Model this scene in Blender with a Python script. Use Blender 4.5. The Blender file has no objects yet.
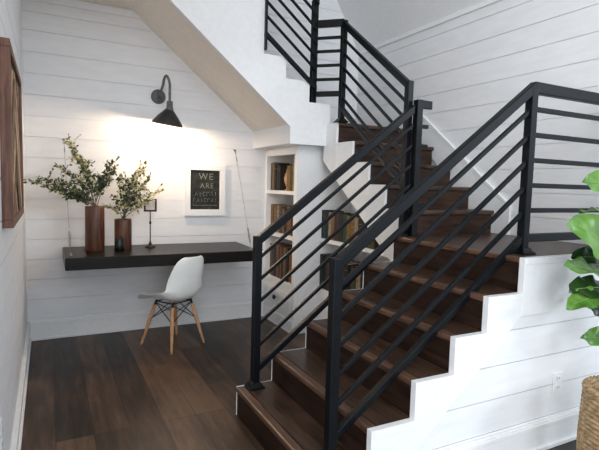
import bpy, bmesh, math, random
from mathutils import Vector, Matrix
random.seed(7)
SC = bpy.context.scene
COL = SC.collection
V = Vector

# ------------------------------------------------------------------ camera
FPX = 483.94
CAM = V((0.1701, -4.6892, 1.4117))
YAW, PIT, ROL = 0.48061, -0.08388, 0.02769
fw = V((math.sin(YAW)*math.cos(PIT), math.cos(YAW)*math.cos(PIT), math.sin(PIT)))
r0 = V((math.cos(YAW), -math.sin(YAW), 0)); u0 = r0.cross(fw)
rt = r0*math.cos(ROL) + u0*math.sin(ROL); up = -r0*math.sin(ROL) + u0*math.cos(ROL)
cd = bpy.data.cameras.new('camera'); cam = bpy.data.objects.new('camera', cd); COL.objects.link(cam)
cd.sensor_width = 36; cd.lens = FPX/599*36; cd.clip_start = 0.05
m = Matrix((rt, up, -fw)).transposed().to_4x4(); m.translation = CAM
cam.matrix_world = m; SC.camera = cam

def at(x, y, Y):
    """point of the plane Y=const seen at pixel x, y"""
    d = fw + rt*(x-299.5)/FPX - up*(y-225)/FPX
    return CAM + d*((Y-CAM.y)/d.y)

# ------------------------------------------------------------------ materials
def lin(c):
    return tuple(((v/255)/12.92 if v/255 <= .04045 else ((v/255+.055)/1.055)**2.4) for v in c)
def base_mat(name, rough=.5, metal=0, spec=.5):
    m = bpy.data.materials.new(name); m.use_nodes = True
    b = m.node_tree.nodes['Principled BSDF']
    b.inputs['Roughness'].default_value = rough; b.inputs['Metallic'].default_value = metal
    b.inputs['Specular IOR Level'].default_value = spec
    return m, m.node_tree, b
def noise(nt, scale, stretch=(1,1,1), detail=4, rough=.55, vec=None):
    tc = nt.nodes.new('ShaderNodeTexCoord'); mp = nt.nodes.new('ShaderNodeMapping')
    mp.inputs['Scale'].default_value = stretch
    nt.links.new(tc.outputs['Object'], mp.inputs['Vector'])
    n = nt.nodes.new('ShaderNodeTexNoise'); n.inputs['Scale'].default_value = scale
    n.inputs['Detail'].default_value = detail; n.inputs['Roughness'].default_value = rough
    nt.links.new(mp.outputs['Vector'], n.inputs['Vector'])
    return n
def ramp(nt, src, stops):
    r = nt.nodes.new('ShaderNodeValToRGB'); e = r.color_ramp.elements
    while len(e) < len(stops): e.new(.5)
    for el, (p, c) in zip(e, stops): el.position = p; el.color = (*lin(c), 1)
    nt.links.new(src, r.inputs['Fac']); return r
def bump(nt, b, src, strength=.1, dist=.01):
    n = nt.nodes.new('ShaderNodeBump'); n.inputs['Strength'].default_value = strength
    n.inputs['Distance'].default_value = dist
    nt.links.new(src, n.inputs['Height']); nt.links.new(n.outputs['Normal'], b.inputs['Normal'])
def mat_noise(name, c1, c2, scale=8, stretch=(1,1,1), rough=.5, metal=0, bs=.05, spec=.5, lo=.35, hi=.65, detail=4):
    m, nt, b = base_mat(name, rough, metal, spec)
    n = noise(nt, scale, stretch, detail); r = ramp(nt, n.outputs['Fac'], [(lo, c1), (hi, c2)])
    nt.links.new(r.outputs['Color'], b.inputs['Base Color'])
    if bs: bump(nt, b, n.outputs['Fac'], bs)
    return m
def mat_floor():
    m, nt, b = base_mat('floor_planks', .34, 0, .35)
    tc = nt.nodes.new('ShaderNodeTexCoord'); sp = nt.nodes.new('ShaderNodeSeparateXYZ'); cb = nt.nodes.new('ShaderNodeCombineXYZ')
    nt.links.new(tc.outputs['Object'], sp.inputs[0])
    nt.links.new(sp.outputs['Y'], cb.inputs['X']); nt.links.new(sp.outputs['X'], cb.inputs['Y'])
    br = nt.nodes.new('ShaderNodeTexBrick'); nt.links.new(cb.outputs[0], br.inputs['Vector'])
    br.inputs['Scale'].default_value = 1; br.inputs['Brick Width'].default_value = 1.9; br.inputs['Row Height'].default_value = .19
    br.inputs['Mortar Size'].default_value = .0018; br.inputs['Mortar Smooth'].default_value = .1; br.inputs['Bias'].default_value = 0
    br.offset = .37; br.offset_frequency = 3
    br.inputs['Color1'].default_value = (0,0,0,1); br.inputs['Color2'].default_value = (1,1,1,1); br.inputs['Mortar'].default_value = (.3,.3,.3,1)
    n1 = noise(nt, 3.2, (7, .8, 1), 6, .6); n2 = noise(nt, 30, (6, .5, 1), 5, .65); n3 = noise(nt, 2.2, (1.6, .9, 1), 3)
    def mth(op, a, bb):
        k = nt.nodes.new('ShaderNodeMath'); k.operation = op
        for i, q in enumerate((a, bb)):
            if isinstance(q, (int, float)): k.inputs[i].default_value = q
            else: nt.links.new(q, k.inputs[i])
        return k.outputs[0]
    s = mth('ADD', mth('MULTIPLY', br.outputs['Color'], .27), mth('MULTIPLY', n1.outputs['Fac'], .46))
    s = mth('ADD', s, mth('MULTIPLY', n2.outputs['Fac'], .2)); s = mth('ADD', s, mth('MULTIPLY', n3.outputs['Fac'], .28))
    r = ramp(nt, s, [(.40, (18, 13, 10)), (.50, (42, 30, 23)), (.60, (68, 50, 38)), (.74, (100, 76, 58))])
    mx = nt.nodes.new('ShaderNodeMix'); mx.data_type = 'RGBA'
    nt.links.new(br.outputs['Fac'], mx.inputs[0]); nt.links.new(r.outputs['Color'], mx.inputs[6])
    mx.inputs[7].default_value = (*lin((22, 15, 11)), 1)
    nt.links.new(mx.outputs[2], b.inputs['Base Color'])
    bump(nt, b, n1.outputs['Fac'], .08, .01)
    rr = nt.nodes.new('ShaderNodeMapRange'); nt.links.new(n2.outputs['Fac'], rr.inputs[0])
    rr.inputs[3].default_value = .3; rr.inputs[4].default_value = .52; nt.links.new(rr.outputs[0], b.inputs['Roughness'])
    return m
M = {}
M['white'] = mat_noise('white_paint', (233, 234, 235), (238, 239, 240), 30, rough=.42, bs=.02)
M['shiplap'] = mat_noise('white_shiplap_paint', (229, 230, 232), (235, 236, 238), 5, (1, 1, 4), rough=.5, bs=.03)
M['ceiling'] = mat_noise('ceiling_bounce_tint', (236, 227, 216), (241, 233, 223), 14, rough=.8, bs=.02)  # warm bounce light painted into the white of soffit and alcove ceiling
M['floor'] = mat_floor()
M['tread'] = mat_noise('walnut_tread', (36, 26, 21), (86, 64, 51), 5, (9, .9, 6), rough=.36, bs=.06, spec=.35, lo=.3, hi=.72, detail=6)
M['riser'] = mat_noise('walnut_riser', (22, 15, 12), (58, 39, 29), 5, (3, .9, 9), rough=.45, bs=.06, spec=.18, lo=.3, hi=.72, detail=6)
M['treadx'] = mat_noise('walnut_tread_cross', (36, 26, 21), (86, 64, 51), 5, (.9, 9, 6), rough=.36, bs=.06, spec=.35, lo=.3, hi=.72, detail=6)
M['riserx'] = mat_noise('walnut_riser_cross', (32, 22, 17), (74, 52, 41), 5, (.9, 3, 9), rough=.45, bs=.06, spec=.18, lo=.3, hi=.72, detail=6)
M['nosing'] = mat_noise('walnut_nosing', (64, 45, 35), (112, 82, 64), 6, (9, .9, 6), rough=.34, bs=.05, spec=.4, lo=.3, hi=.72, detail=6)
M['iron'] = mat_noise('dark_iron', (5, 8, 12), (9, 13, 18), 20, rough=.42, metal=0, bs=.01, spec=.22)
M['desk'] = mat_noise('espresso_desk', (9, 7, 7), (30, 23, 20), 6, (.8, 8, 8), rough=.36, bs=.08, spec=.24, lo=.3, hi=.75, detail=6)
M['vase'] = mat_noise('reddish_wood_vase', (50, 27, 19), (116, 70, 48), 7, (9, 9, .7), rough=.45, bs=.08, lo=.3, hi=.72, detail=6)
M['blackcup'] = mat_noise('black_glaze', (4, 4, 4), (9, 9, 9), 12, rough=.35, bs=.01)
M['bronze'] = mat_noise('dark_bronze', (40, 30, 25), (60, 46, 38), 20, rough=.4, metal=.5, bs=.02)
M['paper'] = mat_noise('aged_paper', (206, 190, 178), (226, 213, 203), 25, rough=.8, bs=.02)
M['lampmetal'] = mat_noise('gunmetal', (84, 84, 86), (112, 112, 114), 25, rough=.5, metal=.3, bs=.02)
M['lampshade'] = mat_noise('black_enamel', (30, 29, 31), (42, 41, 43), 20, rough=.45, bs=.01)
M['slate'] = mat_noise('chalkboard', (20, 22, 21), (58, 62, 60), 4, (4, 1, 7), rough=.8, bs=.02, lo=.42, hi=.8)
M['chalk'] = mat_noise('chalk', (96, 100, 90), (150, 152, 138), 60, rough=.95, bs=.0)
M['shell'] = mat_noise('white_plastic_shell', (240, 241, 238), (245, 246, 243), 12, rough=.32, bs=.0)
M['beech'] = mat_noise('beech_wood', (176, 128, 88), (206, 160, 118), 8, (8, 8, .8), rough=.45, bs=.03)
M['wire'] = mat_noise('black_wire', (22, 22, 24), (34, 34, 36), 20, rough=.4, metal=.5, bs=0)
M['steel'] = mat_noise('steel_cable', (140, 140, 142), (170, 170, 172), 40, rough=.35, metal=.8, bs=0)
M['cable'] = mat_noise('thin_cable', (150, 150, 150), (180, 180, 180), 40, rough=.4, metal=.6, bs=0)
M['artframe'] = mat_noise('weathered_brown_wood', (78, 52, 42), (132, 96, 80), 7, (8, 8, .8), rough=.65, bs=.12, lo=.3, hi=.7)
M['artlight'] = mat_noise('light_barn_wood', (150, 118, 88), (202, 172, 138), 8, (6, 2, 2), rough=.7, bs=.1)
M['artmid'] = mat_noise('mid_barn_wood', (84, 56, 40), (128, 92, 68), 8, (6, 2, 2), rough=.7, bs=.1)
M['artdark'] = mat_noise('dark_barn_wood', (46, 32, 26), (84, 60, 48), 8, (6, 2, 2), rough=.7, bs=.1)
M['plate'] = mat_noise('white_plate', (232, 233, 234), (238, 239, 240), 30, rough=.3, bs=0)
M['slot'] = mat_noise('dark_slot', (60, 60, 62), (80, 80, 82), 30, rough=.5, bs=0)
M['wicker'] = mat_noise('seagrass', (126, 101, 72), (190, 160, 120), 34, (1, 1, 3), rough=.85, bs=.12)
M['soil'] = mat_noise('soil', (48, 36, 28), (84, 64, 48), 40, rough=.95, bs=.4)
M['stem'] = mat_noise('brown_stem', (84, 68, 48), (124, 104, 76), 20, rough=.8, bs=.1)
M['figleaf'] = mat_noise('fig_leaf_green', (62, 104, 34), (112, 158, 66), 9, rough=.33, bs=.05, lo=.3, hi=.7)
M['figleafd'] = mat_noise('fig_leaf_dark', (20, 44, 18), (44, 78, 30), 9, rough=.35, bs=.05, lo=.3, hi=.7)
M['figvein'] = mat_noise('fig_vein', (110, 146, 64), (132, 164, 82), 9, rough=.5, bs=0)
M['leafd'] = mat_noise('deep_green_leaf', (34, 50, 32), (74, 90, 58), 30, rough=.55, bs=0)
M['leafl'] = mat_noise('pale_yellow_leaf', (196, 186, 138), (232, 222, 184), 30, rough=.6, bs=0)
M['leafm'] = mat_noise('olive_leaf', (104, 112, 66), (148, 150, 100), 30, rough=.6, bs=0)
M['pages'] = mat_noise('book_pages', (206, 190, 160), (228, 214, 188), 40, (1, 8, 1), rough=.9, bs=.05)
M['gilt'] = mat_noise('gilt_band', (120, 92, 46), (150, 120, 66), 40, rough=.4, metal=.4, bs=0)
BOOKC = {'tan': (176, 134, 88), 'cream': (216, 192, 160), 'brown': (92, 56, 34), 'dark brown': (52, 34, 26), 'dark green': (26, 42, 34),
         'green': (52, 88, 62), 'gold': (184, 138, 64), 'orange': (180, 112, 52), 'grey': (88, 90, 94), 'black': (24, 26, 26),
         'olive': (108, 106, 52), 'slate blue': (54, 66, 84), 'rust': (128, 66, 40)}
for k, c in BOOKC.items():
    M['book_'+k] = mat_noise('book_cloth_'+k.replace(' ', '_'), tuple(int(v*.5) for v in c), tuple(min(255, int(v*.74)) for v in c), 40, rough=.65, bs=.05)

# ------------------------------------------------------------------ mesh helpers
class MB:
    def __init__(s): s.bm = bmesh.new(); s.mi = 0
    def face(s, vs):
        f = s.bm.faces.new([s.bm.verts.new(v) for v in vs]); f.material_index = s.mi; return f
    def box(s, x0, x1, y0, y1, z0, z1):
        a, b = min(x0, x1), max(x0, x1); c, d = min(y0, y1), max(y0, y1); e, f = min(z0, z1), max(z0, z1)
        return s.hexa([(a,c,e),(b,c,e),(b,d,e),(a,d,e),(a,c,f),(b,c,f),(b,d,f),(a,d,f)])
    def hexa(s, p):
        v = [s.bm.verts.new(q) for q in p]
        for q in ((3,2,1,0),(4,5,6,7),(0,1,5,4),(1,2,6,5),(2,3,7,6),(3,0,4,7)):
            f = s.bm.faces.new([v[i] for i in q]); f.material_index = s.mi
        return s
    def bar(s, p, q, w, h, side):
        """box from p to q; side = horizontal unit across direction (width w); h = height measured vertically"""
        p, q, n = V(p), V(q), V(side)*w/2; k = V((0,0,h/2))
        s.hexa([p-n-k, q-n-k, q+n-k, p+n-k, p-n+k, q-n+k, q+n+k, p+n+k]); return s
    def prism(s, pts, off):
        """extrude polygon pts (3D) by vector off"""
        off = V(off); a = [s.bm.verts.new(V(p)) for p in pts]; b = [s.bm.verts.new(V(p)+off) for p in pts]
        n = len(pts)
        for f in [s.bm.faces.new(a[::-1]), s.bm.faces.new(b)] + [s.bm.faces.new((a[i], a[(i+1)%n], b[(i+1)%n], b[i])) for i in range(n)]:
            f.material_index = s.mi
        return s
    def tube(s, pts, r, n=10, cap=True):
        pts = [V(p) for p in pts]; rr = r if isinstance(r, (list, tuple)) else [r]*len(pts)
        rings = []; ref = None
        for i, p in enumerate(pts):
            t = (pts[min(i+1, len(pts)-1)] - pts[max(i-1, 0)]).normalized()
            if ref is None: ref = t.orthogonal().normalized()
            ref = (ref - t*ref.dot(t)).normalized(); b = t.cross(ref)
            rings.append([s.bm.verts.new(p + (ref*math.cos(2*math.pi*k/n) + b*math.sin(2*math.pi*k/n))*rr[i]) for k in range(n)])
        for a, b in zip(rings, rings[1:]):
            for k in range(n):
                f = s.bm.faces.new((a[k], a[(k+1)%n], b[(k+1)%n], b[k])); f.smooth = True; f.material_index = s.mi
        if cap:
            for q in (rings[0][::-1], rings[-1]):
                f = s.bm.faces.new(q); f.material_index = s.mi
        return s
    def lathe(s, c, prof, n=32, axis='Z'):
        """prof = [(radius, height)...] about vertical axis through c (or along -Y)"""
        c = V(c); rings = []
        for r, h in prof:
            ring = []
            for k in range(n):
                a = 2*math.pi*k/n
                ring.append(s.bm.verts.new(c + (V((r*math.cos(a), r*math.sin(a), h)) if axis == 'Z' else V((r*math.cos(a), -h, r*math.sin(a))) if axis == 'Y' else V((-h, r*math.cos(a), r*math.sin(a))))))
            rings.append(ring)
        for a, b in zip(rings, rings[1:]):
            for k in range(n):
                f = s.bm.faces.new((a[k], a[(k+1)%n], b[(k+1)%n], b[k])); f.smooth = True; f.material_index = s.mi
        for q, r in ((rings[0][::-1], prof[0][0]), (rings[-1], prof[-1][0])):
            if r > 1e-5: f = s.bm.faces.new(q); f.material_index = s.mi
        return s
    def build(s, name, mats, parent=None, bevel=0, seg=2, sub=0, solid=0, smooth=False):
        bmesh.ops.recalc_face_normals(s.bm, faces=s.bm.faces[:])
        L = V((0,0,0))
        q = parent
        while q is not None: L = L + q.location; q = q.parent
        for v in s.bm.verts: v.co -= L
        if smooth:
            for f in s.bm.faces: f.smooth = True
        me = bpy.data.meshes.new(name); s.bm.to_mesh(me); s.bm.free()
        for mm in (mats if isinstance(mats, (list, tuple)) else [mats]): me.materials.append(mm)
        o = bpy.data.objects.new(name, me); COL.objects.link(o); o.parent = parent
        if solid: md = o.modifiers.new('solid', 'SOLIDIFY'); md.thickness = solid; md.offset = 0
        if sub: md = o.modifiers.new('sub', 'SUBSURF'); md.levels = sub; md.render_levels = sub
        if bevel:
            md = o.modifiers.new('bevel', 'BEVEL'); md.width = bevel; md.segments = seg; md.limit_method = 'ANGLE'; md.angle_limit = .6
            md.harden_normals = False
        return o
def tag(o, label, cat, group=None):
    o['label'] = label; o['category'] = cat
    if group: o['group'] = group
    return o
def thing(name, label, cat, loc, group=None):
    o = bpy.data.objects.new(name, None); COL.objects.link(o); o.location = loc; o.empty_display_size = .1
    return tag(o, label, cat, group)
def struct(o, label=None):
    o['kind'] = 'structure'
    if label: o['label'] = label
    return o
X_, Y_ = V((1,0,0)), V((0,1,0))

# ------------------------------------------------------------------ dimensions
W = 3.308; D = 3.05; S = .174; CH = 2.92; TOP = 4.6
NX = [1.165, 1.395, 1.632, 1.86, 2.065, 2.31]          # nosings of the lower flight
RISE = .178
Z1 = 6*RISE+.002                                          # landing
Y2 = [-1.995, -1.748, -1.525, -1.285, -1.025]                 # risers of the middle flight
Z2 = Z1 + 5*RISE                                          # upper landing
FX = 2.42                                                 # outer face of middle flight
F3Y = -.83
LY = -2.0                                                 # left side of lower flight
GAP, DEP = .0052, .010

def shiplap(name, seams, lo, hi, f, label, ulim):
    """boards between seams; f(u, v, d) -> point; d = depth behind the face; ulim(v) -> (u0, u1)"""
    mb = MB(); vs = [lo] + sorted(z for z in seams if lo+.02 < z < hi-.02) + [hi]
    for a, b in zip(vs, vs[1:]):
        a2 = a + (GAP/2 if a != lo else 0); b2 = b - (GAP/2 if b != hi else 0)
        u0, u1 = ulim(a)
        mb.hexa([f(u0,a2,DEP), f(u1,a2,DEP), f(u1,a2,0), f(u0,a2,0), f(u0,b2,DEP), f(u1,b2,DEP), f(u1,b2,0), f(u0,b2,0)])
    for a, b in zip(vs, vs[1:]):
        u0, u1 = ulim(a)
        mb.hexa([f(u0,a,.09), f(u1,a,.09), f(u1,a,DEP), f(u0,a,DEP), f(u0,b,.09), f(u1,b,.09), f(u1,b,DEP), f(u0,b,DEP)])
    return struct(mb.build(name, M['shiplap']), label)

# ------------------------------------------------------------------ room
struct(MB().box(-.1, 6.5, -8.5, .1, -.1, 0).build('floor', M['floor']), 'dark brown wood plank floor')
shiplap('wall_back', [.357+S*k for k in range(-1, 14)] + [2.767] + [2.957+S*k for k in range(0, 10)], 0, TOP,
        lambda u, v, d: (u, d, v), 'white shiplap back wall behind the desk', lambda v: (-.09, W+.09))
shiplap('wall_left', [.357+S*k for k in range(-1, 30)], 0, TOP, lambda u, v, d: (-d, u, v), 'white shiplap left wall', lambda v: (-4.0, 0))
shiplap('wall_right', [2.788-S*k for k in range(-10, 17)], 0, TOP, lambda u, v, d: (W+d, u, v), 'white shiplap wall along the upper steps', lambda v: (-3.05, 0))
def fl(v):
    if v >= .75: return (2.33, W+.09)
    return (1.60 + (v-.167)*1.16 - .06, W+.09)
shiplap('wall_front', [.7-S*k for k in range(0, 5)], 0, .86, lambda u, v, d: (u, -D+d, v), 'white shiplap wall under the lower flight', fl)
# alcove ceiling, upper floor edge, upper ceilings
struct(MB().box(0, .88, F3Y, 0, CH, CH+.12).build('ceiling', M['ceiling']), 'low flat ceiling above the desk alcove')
mb = MB(); mb.prism([(W+.09, 0, 2.912-.15), (W+.09, 0, 2.912), (W, 0, 2.912), (2.33, 0, 4.53), (2.33, 0, 4.68)], (0, -4.4, 0))
struct(mb.build('ceiling_slope', M['white']), 'steep sloped ceiling above the right wall')
struct(MB().box(-.09, 2.34, -4.4, .09, 4.53, 4.65).build('ceiling_upper', M['white']), 'high flat ceiling')
struct(MB().box(0, .90, F3Y-.04, F3Y, CH, 4.53).build('wall_upper', M['white']), 'white upper wall over the alcove')
# trim
mb = MB(); mb.box(0, .95, -.018, 0, 2.856, CH); struct(mb.build('trim_1', M['white'], bevel=.004), 'white board where alcove wall meets ceiling')
mb = MB(); mb.box(W-.018, W, -3.05, 0, 2.872, 2.912); struct(mb.build('trim_2', M['white'], bevel=.004), 'slim white trim under sloped ceiling')
def baseboard(name, f, u0, u1, label, h=.167):
    mb = MB()
    for (d, a, b) in ((.016, 0, h-.028), (.024, h-.034, h-.012), (.017, h-.012, h), (.028, 0, .022)):
        mb.hexa([f(u0,a,0), f(u1,a,0), f(u1,a,d), f(u0,a,d), f(u0,b,0), f(u1,b,0), f(u1,b,d), f(u0,b,d)])
    return struct(mb.build(name, M['white'], bevel=.003), label)
baseboard('baseboard_back', lambda u, v, d: (u, -d, v), 0, 2.198, 'white baseboard along the back wall')
baseboard('baseboard_left', lambda u, v, d: (d, u, v), -4.0, 0, 'white baseboard along the left wall')
baseboard('baseboard_front', lambda u, v, d: (u, -D-d, v), 1.62, W+.09, 'white baseboard under the staircase')

# ------------------------------------------------------------------ staircase
st = thing('staircase', 'dark walnut staircase with white sawtooth stringers climbing around two landings', 'staircase', (1.165, -2.5, 0))
TH = .032
for i in range(5):                                        # lower flight
    z = RISE*(i+1); x0, x1 = NX[i], NX[i+1]
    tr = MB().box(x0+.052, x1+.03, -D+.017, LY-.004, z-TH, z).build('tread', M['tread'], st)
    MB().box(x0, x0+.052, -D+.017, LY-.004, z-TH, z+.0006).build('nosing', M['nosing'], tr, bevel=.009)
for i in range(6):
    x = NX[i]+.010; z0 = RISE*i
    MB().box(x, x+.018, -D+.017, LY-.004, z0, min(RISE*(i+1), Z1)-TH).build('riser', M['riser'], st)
mb = MB(); mb.box(NX[5]+.052, W-.002, -D+.017, LY-.004, Z1-TH, Z1); mb.box(FX+.02, W-.002, LY-.02, Y2[0]+.03, Z1-TH, Z1)
mb.box(NX[5]+.052, FX+.02, LY-.004, LY+.0, Z1-TH, Z1)
ld = mb.build('landing', M['tread'], st)
MB().box(NX[5], NX[5]+.052, -D+.017, LY-.004, Z1-TH, Z1+.0006).build('nosing', M['nosing'], ld, bevel=.009)
# right stringer (white, cut), with the diagonal lower edge and the landing fascia
def teeth(): 
    pts = [(NX[0], 0)]
    for i in range(6):
        z = min(RISE*(i+1), Z1) if i < 5 else Z1
        pts += [(NX[i], z), (NX[i+1] if i < 5 else W+.09, z)]
    return pts
mb = MB()
def band(x0, x1, zt, zb0, zb1, y0, y1):
    mb.hexa([(x0,y0,zb0),(x1,y0,zb1),(x1,y1,zb1),(x0,y1,zb0),(x0,y0,zt),(x1,y0,zt),(x1,y1,zt),(x0,y1,zt)])
def low(x): return max(0, min(.771, .346 + (x-1.812)*.852))
for i in range(6):
    x0 = NX[i]; x1 = NX[i+1] if i < 5 else W+.09; z = RISE*(i+1) if i < 5 else Z1
    if i == 5: band(x0, 2.312, z, low(x0), .771, -D-.016, -D+.018); x0 = 2.312
    band(x0, x1, z, low(x0), low(x1), -D-.016, -D+.018)
stringer = mb.build('stringer', M['white'], st, bevel=.002)
for i in range(6):                                        # slim cove under each tread return
    mb = MB()
    x0 = NX[i]+.012; x1 = (NX[i+1]-.004) if i < 5 else W+.09; z = RISE*(i+1) if i < 5 else Z1
    mb.box(x0, x1, -D-.0195, -D-.016, z-.034, z-.001)
    mb.build('tread_return', M['white'], st, bevel=.0015)
# left stringer / closing panel of lower flight, thin white edge seen beside the treads
mb = MB()
for i in range(6):
    x0 = NX[i]+.006; x1 = NX[i+1]+.006 if i < 5 else FX; z = RISE*(i+1)+.001 if i < 5 else Z1-.034
    mb.box(x0, x1, LY-.004, LY, 0, z)
mb.build('stringer', M['white'], st)
# middle flight
for i in range(4):
    z = Z1 + RISE*(i+1)
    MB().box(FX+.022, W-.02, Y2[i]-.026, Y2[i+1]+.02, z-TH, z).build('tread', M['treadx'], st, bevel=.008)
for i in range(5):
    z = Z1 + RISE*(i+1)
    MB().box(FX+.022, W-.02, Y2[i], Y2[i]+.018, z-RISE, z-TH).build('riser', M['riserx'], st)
MB().box(FX+.022, W-.002, Y2[4]-.026, 0, Z2-TH, Z2).build('landing', M['treadx'], st, bevel=.006)
mb = MB()
def lowm(y): return 1.69 + .745*(y+.73)
ys = Y2 + [F3Y+.02]
for i in range(5):
    z = Z1+RISE*(i+1); a, b = ys[i], ys[i+1]
    mb.hexa([(FX,a,lowm(a)),(FX+.022,a,lowm(a)),(FX+.022,b,min(lowm(b), 1.765)),(FX,b,min(lowm(b), 1.765)),(FX,a,z),(FX+.022,a,z),(FX+.022,b,z),(FX,b,z)])
mb.build('stringer', M['white'], st, bevel=.002)
# soffit of middle flight
mb = MB(); a, b = Y2[0], F3Y-.0
mb.hexa([(FX+.022,a,lowm(a)+.0),(W-.02,a,lowm(a)),(W-.02,b,lowm(b)),(FX+.022,b,lowm(b)),(FX+.022,a,lowm(a)+.02),(W-.02,a,lowm(a)+.02),(W-.02,b,lowm(b)+.02),(FX+.022,b,lowm(b)+.02)])
mb.build('soffit', M['white'], st)
# right skirt board of middle flight
mb = MB()
P = [(-2.09, Z1), (-2.09, 1.372-.02), (-.98, 2.21), (-.98, Z2), (-1.10, Z2), (-1.10, Z2-.3)]
mb.prism([(W-.02, y, z) for y, z in [(-2.16, Z1), (-2.16, 1.30), (-1.0, 2.19), (0, 2.19), (0, Z2-.05), (-1.06, Z2-.05), (-1.9, Z1)]], (.018, 0, 0))
mb.build('skirt_board', M['white'], st, bevel=.003)
MB().prism([(W-.026, -2.16, 1.27), (W-.026, -2.16, 1.30), (W-.026, -1.0, 2.19), (W-.026, -1.0, 2.16)], (.006, 0, 0)).build('skirt_cap', M['white'], st, bevel=.002)
# upper flight along back wall
F3X = [2.45, 2.235, 2.0, 1.79, 1.565, 1.34, 1.115]
for i in range(6):
    z = Z2 + RISE*(i+1)
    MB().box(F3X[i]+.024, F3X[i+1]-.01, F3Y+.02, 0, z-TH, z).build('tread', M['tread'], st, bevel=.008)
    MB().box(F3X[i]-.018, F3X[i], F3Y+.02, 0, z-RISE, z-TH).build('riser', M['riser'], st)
SOX, SOZ, SL = 2.055, 1.935, .83
mb = MB()
z1, z2_, z3 = Z2+RISE, Z2+2*RISE, Z2+3*RISE
yb, yf = F3Y+.02, F3Y-.02
def pp(x0, x1, zt0, zt1, zb0, zb1):
    mb.hexa([(x0,yf,zb0),(x1,yf,zb1),(x1,yb,zb1),(x0,yb,zb0),(x0,yf,zt0),(x1,yf,zt1),(x1,yb,zt1),(x0,yb,zt0)])
def so(x): return SOZ + (SOX-x)*SL - .022
pp(2.235, 2.452, z1, z1, 1.765, 1.765)
pp(SOX, 2.235, z2_, z2_, 1.765, 1.765)
pp(2.0, SOX, z2_, z2_, so(2.0), so(SOX))
pp(1.79, 2.0, z3, z3, so(1.79), so(2.0))
pp(.86, 1.79, TOP-.08, TOP-.08, so(.86), so(1.79))
mb.build('stringer', M['white'], st)
mb = MB()
xe = SOX-(CH-SOZ)/SL
mb.hexa([(xe,yb,CH),(SOX,yb,SOZ),(SOX,0,SOZ),(xe,0,CH),(xe,yb,CH+.04),(SOX,yb,SOZ+.04),(SOX,0,SOZ+.04),(xe,0,CH+.04)])
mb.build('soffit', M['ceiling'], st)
MB().box(SOX+.021, FX+.03, yb+.001, 0, 1.766, 1.79).build('soffit', M['white'], st)
MB().box(SOX, SOX+.02, yb, 0, 1.765, SOZ+.03).build('end_panel', M['white'], st, bevel=.002)

# ------------------------------------------------------------------ railings
def railing_run(par, a, b, ztop_a, ztop_b, offs, side, rod=.02, top=True, bottom=.80, toprail=.05):
    """a, b = (x, y) ends; offs = rod distances below top edge"""
    a, b = V((a[0], a[1], 0)), V((b[0], b[1], 0)); n = V(side)
    zz = lambda o: (a + V((0,0,ztop_a-o)), b + V((0,0,ztop_b-o)))
    if top:
        p, q = zz(.03); MB().bar(p, q, toprail-.003, .06, n).build('handrail', M['iron'], par, bevel=.005)
    for o in offs:
        p, q = zz(o); MB().bar(p, q, rod, rod*1.25, n).build('rod', M['iron'], par, bevel=.003)
    if bottom:
        p, q = zz(bottom); MB().bar(p, q, .034, .044, n).build('bottom_rail', M['iron'], par, bevel=.004)
def post(par, x, y, z0, z1, w=.05, plate=True):
    MB().box(x-w/2, x+w/2, y-w/2, y+w/2, z0, z1).build('post', M['iron'], par, bevel=.004)
    if plate:
        mb = MB(); mb.box(x-.05, x+.05, y-.05, y+.05, z0, z0+.01)
        mb.hexa([(x-.045,y-.045,z0+.01),(x+.045,y-.045,z0+.01),(x+.045,y+.045,z0+.01),(x-.045,y+.045,z0+.01),(x-.027,y-.027,z0+.035),(x+.027,y-.027,z0+.035),(x+.027,y+.027,z0+.035),(x-.027,y+.027,z0+.035)])
        mb.build('base_plate', M['iron'], par, bevel=.003)
OFF = [.14, .275, .41, .545, .68]
# left side of lower flight
ra = thing('stair_railing', 'dark iron railing on the desk side of the lower steps', 'railing', (1.255, -2.05, RISE))
post(ra, 1.27, -2.05, RISE, 1.10, .046); 
railing_run(ra, (1.27, -2.05), (2.40, -2.05), 1.10, 1.975, OFF, Y_, bottom=.82, toprail=.046)
post(ra, 2.447, -2.045, Z1, 2.013, plate=False)
for o in [.03]+OFF:
    MB().box(2.45, 2.56 if o < .1 else 2.535, -2.062, -2.038, 1.975-o-(-.012 if o < .1 else .013), 1.975-o+(.068 if o < .1 else .013)).build('stub_bar', M['iron'], ra, bevel=.003)
# right side of lower flight and landing guard
rb = thing('stair_railing', 'dark iron railing nearest the viewer, turning level along the first landing', 'railing', (1.27, -2.93, RISE))
post(rb, 1.272, -2.93, RISE, 1.10, .046)
railing_run(rb, (1.272, -2.93), (2.46, -2.93), 1.10, 1.985, OFF, Y_, rod=.021, bottom=.82, toprail=.046)
post(rb, 2.457, -2.93, Z1, 1.96, .046)
railing_run(rb, (2.455, -2.93), (W-.002, -2.93), 1.985, 1.985, OFF, Y_, rod=.021, bottom=.83, toprail=.046)
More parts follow.
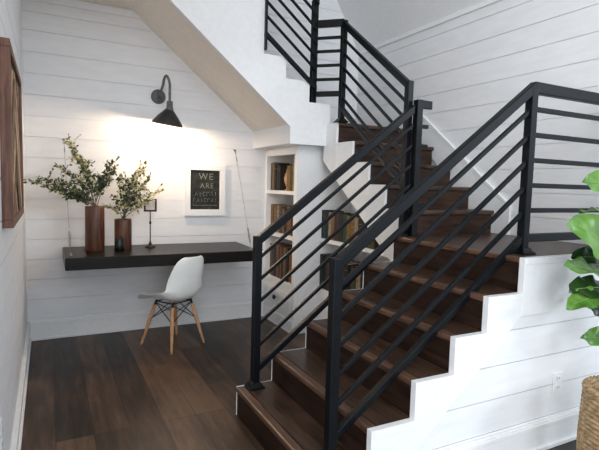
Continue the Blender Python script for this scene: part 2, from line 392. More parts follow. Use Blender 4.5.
# middle flight and upper flight
rc = thing('stair_railing', 'dark iron railing of the upper steps, turning at the small top landing', 'railing', (2.405, -2.0, Z1))
post(rc, 2.405, -1.99, Z1, 2.145, .046)
OE = [.155, .273, .395, .52, .65]
railing_run(rc, (2.405, -1.99), (2.46, -1.03), 2.145, 2.83, OE, X_, bottom=.74, rod=.02, toprail=.045)
post(rc, 2.46, -1.03, Z2, 2.83, .046)
nd = V((.7, .7, 0))
railing_run(rc, (2.46, -1.03), (2.29, -.87), 2.84, 2.84, [.15, .265, .385, .505], nd, bottom=.63, rod=.02, toprail=.045)
post(rc, 2.29, -.81, Z2+RISE, 3.03, .05, plate=False)
railing_run(rc, (2.29, -.87), (1.80, -.87), 3.03, 3.03+.49*.79, [.15, .27, .385, .505, .62], Y_, bottom=.77, rod=.02, toprail=.045)
MB().box(1.79, 1.806, -.885, -.855, 2.52, 3.44).build('end_bar', M['iron'], rc)

# ------------------------------------------------------------------ bookcases
BX = 2.20
bk = thing('bookcase', 'tall narrow white built-in bookcase with a black-knobbed drawer at the right end of the desk', 'bookcase', (BX, -.35, 0))
mb = MB(); t = .025
mb.box(BX, BX+t, -.025, 0, 0, 1.765); mb.box(BX, BX+t, -.72, -.66, 0, 1.765); mb.box(BX, BX+t, -.66, -.025, 1.69, 1.765)
mb.box(BX, BX+t, -.66, -.025, .375, .45); mb.box(BX, BX+t, -.66, -.025, 0, .15)
mb.build('face_frame', M['white'], bk, bevel=.002)
MB().box(BX+t, 2.86, -.72, -.685, 0, 1.765).build('side_panel', M['white'], bk)
MB().box(2.52, 2.54, -.685, -.005, 0, 1.765).build('back_panel', M['white'], bk)
MB().box(BX+t, 2.52, -.024, -.005, 0, 1.765).build('side_panel', M['white'], bk)
for z in (1.344, .915, .45):
    MB().box(BX+.002 if z > .5 else BX+t, 2.52, -.683, -.026, z-(.034 if z > .5 else .02), z).build('shelf', M['white'], bk, bevel=.002)
MB().box(BX+t, 2.52, -.683, -.026, 1.69, 1.71).build('shelf', M['white'], bk)
dr = MB().box(BX-.006, BX+.02, -.655, -.03, .153, .37).build('drawer', M['white'], bk, bevel=.003)
MB().lathe((BX-.006, -.33, .275), [(.008, 0), (.008, .012), (.024, .016), (.024, .026), (.012, .032)], 16, 'X').build('knob', M['blackcup'], dr)
mb = MB(); mb.box(BX-.012, BX, -.72, 0, 0, .12); mb.box(BX-.018, BX, -.72, 0, 0, .02); mb.build('baseboard', M['white'], bk, bevel=.003)

B2 = 2.455
bu = thing('bookcase', 'low white built-in bookcase tucked under the middle steps, seen between the railing bars', 'bookcase', (B2, -1.3, 0))
MB().prism([(2.80, -1.985, 0), (2.80, -.722, 0), (2.80, -.722, 1.67), (2.80, -1.985, lowm(-1.985)-.04)], (.02, 0, 0)).build('back_panel', M['white'], bu)
MB().box(B2, 2.80, -1.985, -.722, .875, .91).build('shelf', M['white'], bu, bevel=.002)
MB().box(B2, 2.80, -1.985, -.722, .40, .43).build('shelf', M['white'], bu, bevel=.002)
MB().box(B2, B2+.02, -1.985, -.722, 0, .40).build('base_panel', M['white'], bu, bevel=.002)

# books ------------------------------------------------------------------
ORD = ['first', 'second', 'third', 'fourth', 'fifth', 'sixth', 'seventh', 'eighth', 'ninth', 'tenth', 'eleventh', 'twelfth', 'thirteenth', 'fourteenth', 'fifteenth', 'sixteenth', 'seventeenth']
def book(x, y0, w, z, h, d, colour, label, group, lean=0):
    """spine faces -X at x; occupies y0-w..y0"""
    mb = MB(); c = .0035
    y1 = y0-w; hz = lambda y, zz: y + lean*(zz-z)
    def bx(xa, xb, ya, yb, za, zb):
        mb.hexa([(xa,hz(ya,za),za),(xb,hz(ya,za),za),(xb,hz(yb,za),za),(xa,hz(yb,za),za),(xa,hz(ya,zb),zb),(xb,hz(ya,zb),zb),(xb,hz(yb,zb),zb),(xa,hz(yb,zb),zb)])
    mb.mi = 0
    bx(x, x+d, y1, y1+c, z, z+h); bx(x, x+d, y0-c, y0, z, z+h); bx(x, x+c, y1+c, y0-c, z, z+h)
    mb.mi = 1; bx(x+c, x+d-.006, y1+c, y0-c, z+.004, z+h-.006)
    mb.mi = 2
    if random.random() < .4:
        bx(x-.001, x, y1+c, y0-c, z+h*.8, z+h*.8+.004)
    o = mb.build('book', [M['book_'+colour], M['pages'], M['gilt']])
    return tag(o, label, 'book', group)
def shelf_books(xs, y, z, spec, where, frm, group):
    for i, (w, h, c) in enumerate(spec):
        book(xs + random.uniform(0, .018), y, w-.002, z, h, random.uniform(.15, .19), c,
             '%s book, %s from the %s, %s' % (c, ORD[i], frm, where), group)
        y -= w
    return y
def split(spec, total):
    k = total/sum(s[0] for s in spec); return [(s[0]*k, s[1], s[2]) for s in spec]
TN = 'top shelf of the narrow bookcase'
shelf_books(BX+.04, -.03, 1.345, split([(3, .28, 'brown'), (3.4, .285, 'tan'), (3, .27, 'dark green'), (3.6, .27, 'dark green'), (2.6, .25, 'dark brown')], .225), TN, 'back wall', 'books on the top shelf of the narrow bookcase')
shelf_books(BX+.04, -.42, 1.345, split([(4.4, .245, 'gold'), (3.4, .25, 'olive'), (2.6, .29, 'cream'), (2.6, .285, 'dark brown')], .22), TN, 'ornament', 'books on the top shelf of the narrow bookcase')
shelf_books(BX+.04, -.03, .916, split([(3, .28, 'gold'), (2, .27, 'dark brown'), (2.4, .27, 'tan'), (2.8, .275, 'cream'), (3.2, .26, 'grey'), (2.5, .25, 'gold'), (2.8, .26, 'dark brown'), (3, .27, 'orange'), (2.6, .265, 'orange'), (2.3, .26, 'black'), (2.6, .265, 'brown')], .61), 'middle shelf of the narrow bookcase', 'back wall', 'books on the middle shelf of the narrow bookcase')
shelf_books(BX+.04, -.03, .451, split([(2.6, .33, 'tan'), (3.4, .33, 'grey'), (2, .32, 'dark brown'), (3, .335, 'orange'), (2, .33, 'black'), (2, .33, 'tan'), (2.2, .32, 'dark brown'), (2.4, .33, 'tan'), (2.4, .33, 'dark brown'), (2.8, .31, 'tan'), (2.4, .30, 'rust'), (2.2, .27, 'slate blue')], .61), 'lowest shelf of the narrow bookcase', 'back wall', 'books on the lowest shelf of the narrow bookcase')
UP = [(.035, .265, 'dark green'), (.05, .26, 'green'), (.045, .262, 'dark green'), (.045, .25, 'cream'), (.05, .252, 'tan'), (.075, .25, 'brown'), (.06, .25, 'dark green'), (.075, .248, 'green'), (.05, .24, 'gold'), (.075, .236, 'gold'), (.055, .235, 'cream'), (.06, .225, 'dark brown'), (.06, .21, 'dark green'), (.055, .185, 'olive'), (.055, .16, 'olive')]
shelf_books(B2+.012, -.725, .911, UP, 'upper shelf under the steps', 'narrow bookcase', 'books on the upper shelf under the steps')
LO = [(.06, .325, 'dark green'), (.06, .32, 'black'), (.05, .31, 'brown'), (.075, .31, 'tan'), (.06, .3, 'black'), (.07, .3, 'dark green'), (.05, .3, 'rust'), (.06, .3, 'dark green'), (.05, .29, 'black'), (.055, .28, 'olive'), (.07, .29, 'cream'), (.06, .29, 'dark brown'), (.05, .285, 'tan'), (.05, .28, 'brown')]
shelf_books(B2+.012, -.725, .431, LO, 'lower shelf under the steps', 'narrow bookcase', 'books on the lower shelf under the steps')
mb = MB(); c = (BX+.11, -.335, 1.344)
mb.lathe(c, [(.038, 0), (.04, .012), (.026, .022), (.028, .04), (.048, .09), (.052, .13), (.04, .17), (.026, .19), (.03, .205), (.028, .215), (.012, .215)], 24)
tag(mb.build('ornament', M['artlight']), 'small tan urn-shaped ornament between books on the top shelf of the narrow bookcase', 'ornament')

# ------------------------------------------------------------------ desk and cables
DZ = .807
mb = MB(); mb.hexa([(.278, -.68, .71), (1.86, -.68, .71), (1.885, -.003, .71), (.278, -.003, .71), (.278, -.68, DZ), (1.86, -.68, DZ), (1.885, -.003, DZ), (.278, -.003, DZ)])
tag(mb.build('floating_desk', M['desk'], bevel=.006), 'thick espresso-stained floating desk slab hung on the shiplap wall', 'desk')
for (xa, za, xb, yb, lab) in ((.30, 1.74, .322, -.52, 'thin steel cable holding the left end of the desk'), (1.852, 1.735, 1.81, -.60, 'thin steel cable holding the right end of the desk')):
    cb = thing('suspension_cable', lab, 'cable', (xb, yb, DZ))
    A, Bq = V((xa, -.03, za-.02)), V((xb, yb, DZ+.01)); d = Bq-A
    MB().tube([A, Bq], .0022, 8).build('wire', M['cable'], cb)
    mb = MB(); mb.lathe((xa, 0, za), [(.011, 0), (.011, .005), (.006, .009), (.006, .028)], 16, 'Y'); mb.tube([(xa, -.026, za+.004), (xa, -.03, za-.03)], .006, 8)
    mb.build('wall_bracket', M['steel'], cb)
    mb = MB()
    mb.tube([A+d*.06, A+d*.10], .005, 8); mb.build('clamp', M['steel'], cb)
    mb = MB()
    mb.tube([A+d*.80, A+d*.82, A+d*.93, A+d*.95], [.003, .008, .008, .003], 8)
    mb.build('turnbuckle', M['steel'], cb)
    MB().lathe((xb, yb, DZ), [(.014, 0), (.014, .004), (.006, .008), (.006, .02)], 14).build('anchor', M['steel'], cb)

# ------------------------------------------------------------------ vases and branches
def vase(x, y, r, h, label, n=9):
    mb = MB(); mb.lathe((x, y, DZ), [(r*.97, 0), (r, .006), (r, h-.006), (r*.97, h), (r*.84, h), (r*.82, h*.5), (.0001, h*.45)], 40)
    return tag(mb.build('vase', M['vase']), label, 'vase', None)
vase(.517, -.31, .076, .375, 'taller cylindrical reddish wood vase on the left of the desk')
vase(.748, -.26, .071, .262, 'shorter cylindrical reddish wood vase behind the black cup')
mb = MB(); mb.lathe((.70, -.385, DZ), [(.036, 0), (.041, .006), (.038, .05), (.035, .108), (.03, .112), (.028, .105), (.028, .02), (.0001, .018)], 28)
tag(mb.build('cup', M['blackcup']), 'small black cup in front of the shorter wooden vase', 'cup')

def leafblade(mb, p, d, nrm, L, w):
    d = d.normalized(); s = d.cross(nrm).normalized(); n = s.cross(d)
    q = [p, p+d*L*.35+s*w*.5+n*L*.06, p+d*L*.75+s*w*.35+n*L*.03, p+d*L, p+d*L*.75-s*w*.35+n*L*.03, p+d*L*.35-s*w*.5+n*L*.06]
    vs = [mb.bm.verts.new(v) for v in q]
    for idx in ((0, 1, 2, 3), (0, 3, 4, 5)):
        f = mb.bm.faces.new([vs[i] for i in idx]); f.material_index = mb.mi
def rndv(): return V((random.uniform(-1, 1), random.uniform(-1, 1), random.uniform(-1, 1)))
def branches(label, base, tips, dens=1.0):
    t = thing('leafy_branches', label, 'plant', base)
    for (tip, pale) in tips:
        a = V(base) + V((random.uniform(-.02, .02), random.uniform(-.02, .02), 0)); b = V(tip)
        side = (b-a).cross(Y_).normalized() * random.uniform(-.03, .03)
        ctrl = V((a.x*.7+b.x*.3, a.y*.7+b.y*.3, a.z*.35+b.z*.65)) + side
        pt = lambda s: a*(1-s)**2 + ctrl*2*s*(1-s) + b*s*s
        L = (b-a).length; n = 9
        st_ = MB().tube([pt(i/n) for i in range(n+1)], [.0035-.0024*i/n for i in range(n+1)], 6).build('branch', M['stem'], t)
        mb = MB(); k = int(L*190*dens)
        for j in range(k):
            s = .34 + .66*(j+random.random())/k
            p = pt(s); tan = (pt(min(1, s+.02))-pt(s-.02)).normalized()
            p = p + rndv()*.034*(1.25-s)
            mb.mi = 0 if random.random() > pale + .25*(s-.5) else random.choice([1, 1, 2])
            dd = (tan*random.uniform(.2, 1) + rndv()*.9)
            leafblade(mb, p, dd, rndv()+V((0, -.8, .6)), random.uniform(.026, .046)*(1.1-.3*s), random.uniform(.015, .024)*(1.1-.3*s))
        twigs = int(L*22)
        for j in range(twigs):
            s = random.uniform(.35, .9); p = pt(s); e = p + (rndv()+V((0, -.1, .4)))*.07
            e.y = min(e.y, -.05)
            mb.mi = 3; mb.tube([p, e], [.0015, .0008], 5)
            for q in range(7):
                mb.mi = 0 if random.random() > pale else random.choice([1, 1, 2])
                leafblade(mb, p.lerp(e, (q+1)/7), (e-p)*12+rndv(), rndv()+V((0, -.8, .6)), random.uniform(.022, .034), random.uniform(.011, .017))
        for v in mb.bm.verts: v.co.y = min(v.co.y, -.012)
        f = mb.build('foliage', [M['leafd'], M['leafl'], M['leafm'], M['stem']], st_)
        f['kind'] = 'stuff'
T1 = [((28, 181), -.35, .45), ((38, 178), -.30, .25), ((50, 190), -.40, .1), ((67, 140), -.25, .75), ((56, 165), -.30, .35), ((75, 155), -.3, .55), ((83, 163), -.36, .2),
      ((92, 176), -.25, .3), ((64, 196), -.42, .1), ((104, 176), -.3, .3), ((112, 162), -.34, .05), ((116, 168), -.3, .3), ((75, 190), -.45, .05)]
branches('spreading green and yellow leafy branches in the taller vase', (.517, -.31, DZ+.36), [(at(*p, y), pl) for p, y, pl in T1], 1.15)
T2 = [((162, 191), -.20, .8), ((145, 163), -.22, .55), ((135, 172), -.25, .45), ((128, 180), -.3, .25), ((112, 196), -.32, .3), ((119, 176), -.26, .4), ((150, 178), -.2, .65), ((138, 194), -.3, .15), ((104, 205), -.3, .6), ((153, 199), -.25, .75)]
branches('lighter leafy branches in the shorter vase beside the lamp-lit wall', (.748, -.26, DZ+.25), [(at(*p, y), pl) for p, y, pl in T2], 1.0)
# card stand
sx, sy = .985, -.22
cs = thing('card_holder', 'small dark bronze stand holding a square framed card on the desk', 'card holder', (sx, sy, DZ))
MB().lathe((sx, sy, DZ), [(.046, 0), (.047, .006), (.036, .014), (.018, .026), (.010, .042), (.0065, .055)], 28).build('base', M['bronze'], cs)
MB().tube([(sx, sy, DZ+.05), (sx, sy, 1.135)], .0048, 10).build('stem', M['bronze'], cs)
MB().lathe((sx, sy, DZ), [(.006, .21), (.010, .218), (.010, .228), (.006, .236)], 16).build('collar', M['bronze'], cs)
mb = MB(); a, b, c0, c1, t = sx-.056, sx+.056, 1.13, 1.245, .016
mb.box(a, b, sy-.008, sy+.008, c0, c0+t); mb.box(a, b, sy-.008, sy+.008, c1-t, c1); mb.box(a, a+t, sy-.008, sy+.008, c0+t, c1-t); mb.box(b-t, b, sy-.008, sy+.008, c0+t, c1-t)
mb.build('frame', M['bronze'], cs, bevel=.002)
MB().box(a+t, b-t, sy-.002, sy+.004, c0+t, c1-t).build('card', M['paper'], cs)

# ------------------------------------------------------------------ wall lamp
lx, lz = 1.094, 2.186
wl = thing('wall_lamp', 'black gooseneck barn lamp on the shiplap wall above the desk', 'lamp', (lx, 0, lz))
MB().lathe((lx, 0, lz), [(.062, 0), (.066, .006), (.066, .018), (.058, .026), (.03, .03), (.018, .036), (.016, .06), (.0001, .062)], 32, 'Y').build('backplate', M['lampmetal'], wl)
hx, hy, hz = 1.142, -.27, 2.10
pts = []
P0, P1, P2, P3 = V((lx, -.05, lz)), V((lx+.012, -.12, lz+.0)), V((1.11, -.20, 2.36)), V((hx, hy, 2.30))
ctrl = [V((lx, -.03, lz)), V((lx+.004, -.07, lz+.005)), V((lx+.012, -.11, lz+.06)), V((lx+.018, -.135, 2.28)), V((lx+.022, -.16, 2.325)), V((lx+.03, -.20, 2.345)), V((lx+.037, -.24, 2.325)), V((hx, -.265, 2.27)), V((hx, hy, 2.20)), V((hx, hy, 2.10))]
for i in range(len(ctrl)-1):
    p0, p1, p2, p3 = ctrl[max(i-1, 0)], ctrl[i], ctrl[i+1], ctrl[min(i+2, len(ctrl)-1)]
    for k in range(5):
        s = k/5; pts.append(.5*((2*p1)+(p2-p0)*s+(2*p0-5*p1+4*p2-p3)*s*s+(3*p1-p0-3*p2+p3)*s**3))
pts.append(ctrl[-1])
MB().tube(pts, .0115, 12).build('arm', M['lampmetal'], wl)
MB().lathe((hx, hy, 0), [(.02, 2.115), (.027, 2.11), (.029, 2.05), (.034, 2.045), (.034, 2.03)], 24).build('socket', M['lampmetal'], wl)
sh = MB().lathe((hx, hy, 0), [(.032, 2.045), (.040, 2.035), (.085, 1.985), (.130, 1.925), (.135, 1.905), (.131, 1.905), (.126, 1.923), (.081, 1.98), (.036, 2.03), (.0001, 2.032)], 40)
for v in sh.bm.verts:
    q = v.co - V((hx, hy, 2.06)); v.co = V((hx, hy, 2.06)) + Matrix.Rotation(math.radians(6), 3, 'Y') @ (Matrix.Rotation(math.radians(9), 3, 'X') @ q)
sh.build('shade', M['lampshade'], wl)
bm_, nt, b = base_mat('warm_bulb', .4); b.inputs['Base Color'].default_value = (1, .85, .65, 1)
b.inputs['Emission Color'].default_value = (1, .78, .5, 1); b.inputs['Emission Strength'].default_value = 12
MB().lathe((hx, hy, 0), [(.012, 2.03), (.014, 2.0), (.026, 1.975), (.028, 1.955), (.02, 1.935), (.0001, 1.928)], 20).build('bulb', bm_, wl)

# ------------------------------------------------------------------ chalk sign
sg = thing('chalk_sign', 'white framed chalkboard lettered WE ARE above the desk', 'sign', (1.55, 0, 1.32))
mb = MB(); a, b, c0, c1 = 1.35, 1.752, 1.075, 1.576; ia, ib, ic0, ic1 = 1.40, 1.695, 1.138, 1.522
mb.box(a, b, -.03, 0, c0, ic0); mb.box(a, b, -.03, 0, ic1, c1); mb.box(a, ia, -.03, 0, ic0, ic1); mb.box(ib, b, -.03, 0, ic0, ic1)
mb.build('frame', M['white'], sg, bevel=.003)
MB().box(ia, ib, -.012, 0, ic0, ic1).build('board', M['slate'], sg)
def text(body, x, z, size, parent):
    cu = bpy.data.curves.new('lettering', 'FONT'); cu.body = body; cu.size = size; cu.align_x = 'CENTER'; cu.extrude = .0008; cu.space_character = 1.2
    o = bpy.data.objects.new('lettering', cu); COL.objects.link(o)
    dg = bpy.context.evaluated_depsgraph_get(); me = bpy.data.meshes.new_from_object(o.evaluated_get(dg))
    COL.objects.unlink(o); bpy.data.objects.remove(o)
    me.materials.clear(); me.materials.append(M['chalk'])
    o = bpy.data.objects.new('lettering', me); COL.objects.link(o); o.parent = parent
    o.rotation_euler = (math.pi/2, 0, 0); o.location = V((x, -.0135, z)) - V(parent.location)
    return o
text('WE', 1.555, 1.432, .088, sg); text('ARE', 1.565, 1.348, .07, sg)
# two lower lines are illegible hand strokes in chalk, and an underline
mb = MB()
for row, (zz, xa, xb, hgt, n) in enumerate(((1.272, 1.44, 1.675, .045, 6), (1.212, 1.425, 1.675, .04, 7))):
    for i in range(n):
        x = xa + (xb-xa)*(i+.5)/n; w = (xb-xa)/n*.32; h = hgt*random.uniform(.75, 1)
        k = (i*3+row) % 4
        segs = [[(-w, 0), (0, h), (w, 0)], [(-w, 0), (-w, h), (w, h)], [(w, h*.9), (-w*.4, h), (-w, h*.5), (-w*.3, 0), (w, h*.1)], [(0, 0), (0, h)]][k]
        mb.tube([(x+u, -.013, zz+v) for u, v in segs], .0024, 6)
mb.tube([(1.42, -.013, 1.183), (1.46, -.013, 1.178), (1.57, -.013, 1.18), (1.67, -.013, 1.178)], .0024, 6)
mb.build('lettering', M['chalk'], sg)

# ------------------------------------------------------------------ wood art on left wall
ar = thing('wood_wall_art', 'large framed wood art of pieced barn boards on the left wall', 'wall art', (0, -1.85, 1.195))
y0, y1, c0, c1, fwid = -2.35, -1.35, 1.195, 1.97, .034
mb = MB(); mb.box(0, .042, y0, y1, c0, c0+fwid); mb.box(0, .042, y0, y1, c1-fwid, c1); mb.box(0, .042, y0, y0+fwid, c0+fwid, c1-fwid); mb.box(0, .042, y1-fwid, y1, c0+fwid, c1-fwid)
mb.build('frame', M['artframe'], ar, bevel=.003)
MB().box(0, .012, y0+fwid, y1-fwid, c0+fwid, c1-fwid).build('backing', M['artdark'], ar)
ya, yb2, za, zb = y0+fwid, y1-fwid, c0+fwid, c1-fwid
kinds = ['artlight', 'artmid', 'artlight', 'artdark', 'artmid']
cyy = (ya+yb2)/2
for side in (-1, 1):                                     # chevron of boards meeting on the middle line
    for i in range(9):
        s0 = za-.42 + i*.125; w = .118
        ye = ya if side < 0 else yb2; run = abs(ye-cyy)
        poly = [(cyy+side*.002, s0+run), (ye, s0), (ye, s0+w), (cyy+side*.002, s0+run+w)]
        # clip polygon to the frame opening
        def clip(ps, lim, keep_above):
            out = []
            for j in range(len(ps)):
                p, q = ps[j], ps[(j+1) % len(ps)]
                ip, iq = ((p[1] >= lim) == keep_above or p[1] == lim), ((q[1] >= lim) == keep_above or q[1] == lim)
                if ip: out.append(p)
                if ip != iq:
                    s = (lim-p[1])/(q[1]-p[1]); out.append((p[0]+(q[0]-p[0])*s, lim))
            return out
        poly = clip(poly, za+.001, True)
        if len(poly) > 2: poly = clip(poly, zb-.001, False)
        if len(poly) > 2:
            MB().prism([(.012, y, z) for y, z in poly], (random.uniform(.012, .022), 0, 0)).build('board', M[kinds[(i+(side > 0)*2) % 5]], ar)

# ------------------------------------------------------------------ outlets
def outlet(name, f, label, loc):
    t = thing(name, label, 'outlet', loc)
    mb = MB(); a = lambda u0, u1, v0, v1, d0, d1: mb.hexa([f(u0,v0,d0), f(u1,v0,d0), f(u1,v0,d1), f(u0,v0,d1), f(u0,v1,d0), f(u1,v1,d0), f(u1,v1,d1), f(u0,v1,d1)])
    a(-.038, .038, -.06, .06, 0, .006); mb.build('cover_plate', M['plate'], t, bevel=.002)
    for s in (-.026, .026):
        mb = MB(); a(-.017, .017, s-.016, s+.016, .006, .009); k = mb.build('socket', M['plate'], t, bevel=.002)
        mb = MB(); a(-.009, -.006, s-.003, s+.009, .009, .0095); a(.006, .009, s-.003, s+.007, .009, .0095); mb.build('slots', M['slot'], k)
outlet('wall_outlet', lambda u, v, d: (2.661+u, -D-d, .355+v), 'white wall outlet on shiplap beside the woven basket', (2.661, -D, .295))
outlet('wall_outlet', lambda u, v, d: (d, -2.68+u, .455+v), 'white wall outlet low on the left wall', (0, -2.68, .395))

# ------------------------------------------------------------------ chair
feet = {'fl': V((.862, -.482, 0)), 'bl': V((1.047, -.813, 0)), 'br': V((1.369, -.638, 0)), 'fr': V((1.202, -.325, 0))}
cc = (feet['fl']+feet['bl']+feet['br']+feet['fr'])/4
fd = V((-.47, .88, 0)).normalized(); lf = V((-fd.y, fd.x, 0))
ch = thing('shell_chair', 'white molded shell chair on wooden dowel legs at the floating desk', 'chair', (cc.x, cc.y, 0))
def cp(f, l, z): return cc + fd*f + lf*l + V((0, 0, z-.03))
prof = [(.255, .405, .17), (.235, .432, .205), (.15, .447, .225), (.05, .438, .232), (-.05, .43, .232), (-.125, .437, .23), (-.175, .47, .22), (-.20, .53, .208), (-.215, .60, .196), (-.232, .68, .182), (-.248, .75, .166), (-.258, .80, .14), (-.26, .825, .09)]
mb = MB(); NU = 12; grid = []
for i, (f, z, hw) in enumerate(prof):
    row = []; tt = i/(len(prof)-1)
    for j in range(NU+1):
        u = -1 + 2*j/NU; l = u*hw
        lift = abs(u)**2.6
        k = min(1, max(0, (i-4)/4))                      # 0 on the seat, 1 on the back
        dz = lift*.055*(1-k)*(1 if i > 1 else .3); df = lift*(.035+.075*k*(1-tt)*2)*k
        row.append(mb.bm.verts.new(cp(f+df+ (.02*lift if i in (5, 6) else 0), l, z+dz + (lift*.045 if 4 <= i <= 6 else 0))))
    grid.append(row)
for a, b in zip(grid, grid[1:]):
    for j in range(NU): mb.bm.faces.new((a[j], a[j+1], b[j+1], b[j]))
mb.build('shell', M['shell'], ch, sub=2, solid=.009, smooth=True)
tops = {'fl': cp(.10, .10, .425), 'fr': cp(.10, -.10, .425), 'bl': cp(-.10, .10, .43), 'br': cp(-.10, -.10, .43)}
for k in ('fl', 'fr', 'bl', 'br'):
    t0, f0 = tops[k], feet[k]
    MB().tube([f0, f0.lerp(t0, .06), f0.lerp(t0, .55), f0.lerp(t0, .90)], [.009, .0105, .0165, .015], 14).build('leg', M['beech'], ch)
mb = MB()
for k in tops: mb.tube([feet[k].lerp(tops[k], .86), feet[k].lerp(tops[k], 1.0)], .0105, 10)
for a, b in (('fl', 'fr'), ('bl', 'br'), ('fl', 'bl'), ('fr', 'br')): mb.tube([tops[a]-V((0,0,.012)), tops[b]-V((0,0,.012))], .006, 8)
mb.build('seat_mount', M['wire'], ch)
mb = MB()
for a, b in (('fl', 'bl'), ('bl', 'br'), ('br', 'fr'), ('fr', 'fl')):
    mb.tube([feet[a].lerp(tops[a], .94), feet[b].lerp(tops[b], .58)], .004, 8); mb.tube([feet[b].lerp(tops[b], .94), feet[a].lerp(tops[a], .58)], .004, 8)
mb.build('cross_brace', M['wire'], ch)

# ------------------------------------------------------------------ basket and fiddle-leaf fig
bc = V((2.60, -3.45, 0)); BR, BH = .185, .465
bs = thing('woven_basket', 'round woven seagrass basket on the floor holding the leafy plant', 'basket', bc)
mb = MB(); prof = []; n = 21
for i in range(n+1):
    h = BH*i/n; r = BR*(1.04-.07*abs(i/n-.45)*1.2)
    prof += [(r-.006, h), (r+.003, h+BH/n*.22), (r+.006, h+BH/n*.5), (r+.003, h+BH/n*.78)]
mb.lathe(bc, [(.0001, .001)] + prof[:-4] + [(BR*.96, BH), (BR*.92, BH), (BR*.92, .03), (.0001, .03)], 56)
# wobble the weave
for v in mb.bm.verts:
    a = math.atan2(v.co.y-bc.y, v.co.x-bc.x); rr = math.hypot(v.co.x-bc.x, v.co.y-bc.y)
    if rr > BR*.94:
        k = 1 + .012*math.sin(a*28 + int(v.co.z/(BH/n))*math.pi); v.co.x = bc.x+(v.co.x-bc.x)*k; v.co.y = bc.y+(v.co.y-bc.y)*k
mb.build('wall', M['wicker'], bs)
mb = MB()
for q in range(3):
    pts = []
    for k in range(121):
        a = 2*math.pi*k/120; ph = a*14+q*2.094
        pts.append((bc.x+(BR*.955+.009*math.cos(ph))*math.cos(a), bc.y+(BR*.955+.009*math.cos(ph))*math.sin(a), BH+.004+.009*math.sin(ph)))
    mb.tube(pts, .0085, 8, cap=False)
mb.build('rim', M['wicker'], bs)

fg = thing('fiddle_leaf_fig', 'tall fiddle-leaf fig with broad green leaves growing from the woven basket', 'plant', (bc.x, bc.y, .03))
MB().lathe((bc.x, bc.y, .03), [(.16, 0.002), (.165, .36), (.155, .37), (.0001, .375)], 32).build('soil', M['soil'], fg)
trunk = [V((bc.x, bc.y, .38)), V((bc.x+.02, bc.y+.005, .7)), V((bc.x+.005, bc.y+.01, 1.0)), V((bc.x+.03, bc.y-.005, 1.3)), V((bc.x+.025, bc.y, 1.62))]
MB().tube(trunk, [.014, .013, .012, .010, .006], 12).build('trunk', M['stem'], fg)
def figleaf(base, tip, nrm, width, dark=False, curl=.12, wave=.02):
    base, tip, nrm = V(base), V(tip), V(nrm).normalized(); d = tip-base; L = d.length; d.normalize()
    s = d.cross(nrm).normalized(); n = s.cross(d)
    mb = MB(); NA, NB = 30, 8; g = []
    ph = random.uniform(0, 6)
    for i in range(NA+1):
        t = i/NA
        wd = width*.5*(.10 + .95*math.sin(math.pi*min(1, t**.8*.98+.02))**.75*(.62+.55*t)) if 0 < t < 1 else width*.03
        row = []
        for j in range(NB+1):
            u = -1+2*j/NB
            z = -curl*L*(t-.3)**2*1.3 + abs(u)*wd*.30 - u*u*wd*.12 + wave*math.sin(t*19+ph+u*1.5)*abs(u)**1.5*.6
            z -= .007*abs(math.sin(t*22-abs(u)*4.5))*min(1, abs(u)*2)*width/.25
            row.append(mb.bm.verts.new(base + d*L*t + s*u*wd + n*z))
        g.append(row)
    for a, b in zip(g, g[1:]):
        for j in range(NB): mb.bm.faces.new((a[j], a[j+1], b[j+1], b[j]))
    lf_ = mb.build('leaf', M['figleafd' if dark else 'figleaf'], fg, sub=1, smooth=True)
    mb = MB(); rib = [base + d*L*t + n*(-curl*L*(t-.3)**2*1.3+.0025) for t in [k/10 for k in range(10)]]
    # stalk back to the trunk
    near = min((trunk[k].lerp(trunk[k+1], q/8) for k in range(4) for q in range(9)), key=lambda p: (p-base).length + abs(p.z-(base.z-.04))*.5)
    mb.tube([near, near.lerp(base, .5)-V((0,0,.006)), base], .0035, 6); mb.tube(rib, [.003-.0002*k for k in range(10)], 6)
    mb.build('midrib', M['figvein'], lf_)
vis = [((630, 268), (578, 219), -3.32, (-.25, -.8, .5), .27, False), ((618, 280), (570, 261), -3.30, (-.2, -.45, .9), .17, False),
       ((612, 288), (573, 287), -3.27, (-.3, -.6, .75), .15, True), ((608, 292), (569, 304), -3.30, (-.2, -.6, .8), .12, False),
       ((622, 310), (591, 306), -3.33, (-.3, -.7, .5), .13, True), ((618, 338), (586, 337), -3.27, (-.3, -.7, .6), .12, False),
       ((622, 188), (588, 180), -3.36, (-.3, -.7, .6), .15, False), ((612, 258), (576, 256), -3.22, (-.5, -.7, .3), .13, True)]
for b0, t0, Yv, nr, wd, dk in vis: figleaf(at(*b0, Yv), at(*t0, Yv), nr, wd, dk)
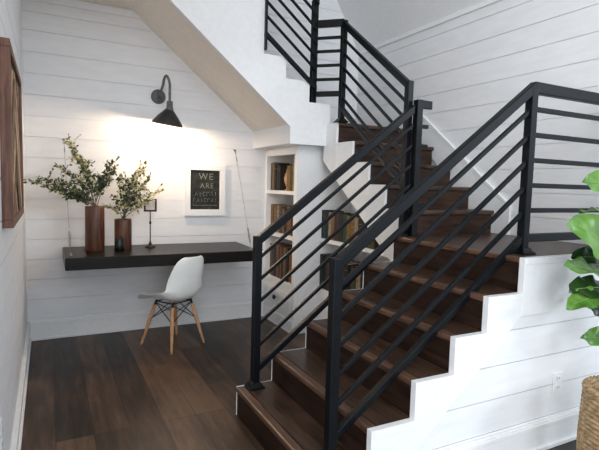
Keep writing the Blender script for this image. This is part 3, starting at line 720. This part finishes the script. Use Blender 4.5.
for k in range(16):                                        # the rest of the crown, mostly beyond the frame's edge
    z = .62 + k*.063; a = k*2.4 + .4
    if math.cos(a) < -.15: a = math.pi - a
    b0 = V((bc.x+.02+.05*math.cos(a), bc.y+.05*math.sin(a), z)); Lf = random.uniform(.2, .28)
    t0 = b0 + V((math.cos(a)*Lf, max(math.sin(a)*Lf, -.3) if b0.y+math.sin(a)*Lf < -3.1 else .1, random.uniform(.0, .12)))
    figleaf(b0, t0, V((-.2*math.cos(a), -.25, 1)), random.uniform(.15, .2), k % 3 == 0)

# ------------------------------------------------------------------ light
w = bpy.data.worlds.new('daylight'); SC.world = w; w.use_nodes = True
bg = w.node_tree.nodes['Background']; bg.inputs['Color'].default_value = (.80, .90, 1.0, 1); bg.inputs['Strength'].default_value = .5
def area(name, loc, target, sx_, sy_, power, col):
    l = bpy.data.lights.new(name, 'AREA'); l.shape = 'RECTANGLE'; l.size = sx_; l.size_y = sy_; l.energy = power; l.color = col
    o = bpy.data.objects.new(name, l); COL.objects.link(o); o.location = loc
    o.rotation_euler = (V(target)-V(loc)).to_track_quat('-Z', 'Y').to_euler(); return o
area('window_daylight', (9.0, -12.0, 4.6), (2.0, -2.0, .9), 2.0, 2.4, 210, (.86, .93, 1.0))
sl = bpy.data.lights.new('soft_daylight', 'SUN'); sl.energy = 1.48; sl.angle = math.radians(70); sl.color = (.92, .96, 1.0)
so_ = bpy.data.objects.new('soft_daylight', sl); COL.objects.link(so_); so_.location = (-3, -8, 4)
so_.rotation_euler = V((.6, 1, -.22)).to_track_quat('-Z', 'Y').to_euler()
pl = bpy.data.lights.new('lamp_bulb_light', 'POINT'); pl.energy = 16; pl.color = (1, .74, .5); pl.shadow_soft_size = .03
o = bpy.data.objects.new('lamp_bulb_light', pl); COL.objects.link(o); o.location = (hx, hy, 1.945-.03)

wlp = bpy.data.lights.new('warm_bounce_fill', 'POINT'); wlp.energy = 9; wlp.color = (1, .76, .54); wlp.shadow_soft_size = .2  # unseen fill added to imitate warm bounce on soffit and left-facing sides
o = bpy.data.objects.new('warm_bounce_fill', wlp); COL.objects.link(o); o.location = (.45, -3.3, 2.9)
SC.view_settings.view_transform = 'Standard'; SC.view_settings.look = 'None'
SC.view_settings.gamma = 1; SC.view_settings.use_curve_mapping = False
SC.view_settings.exposure = 1.0
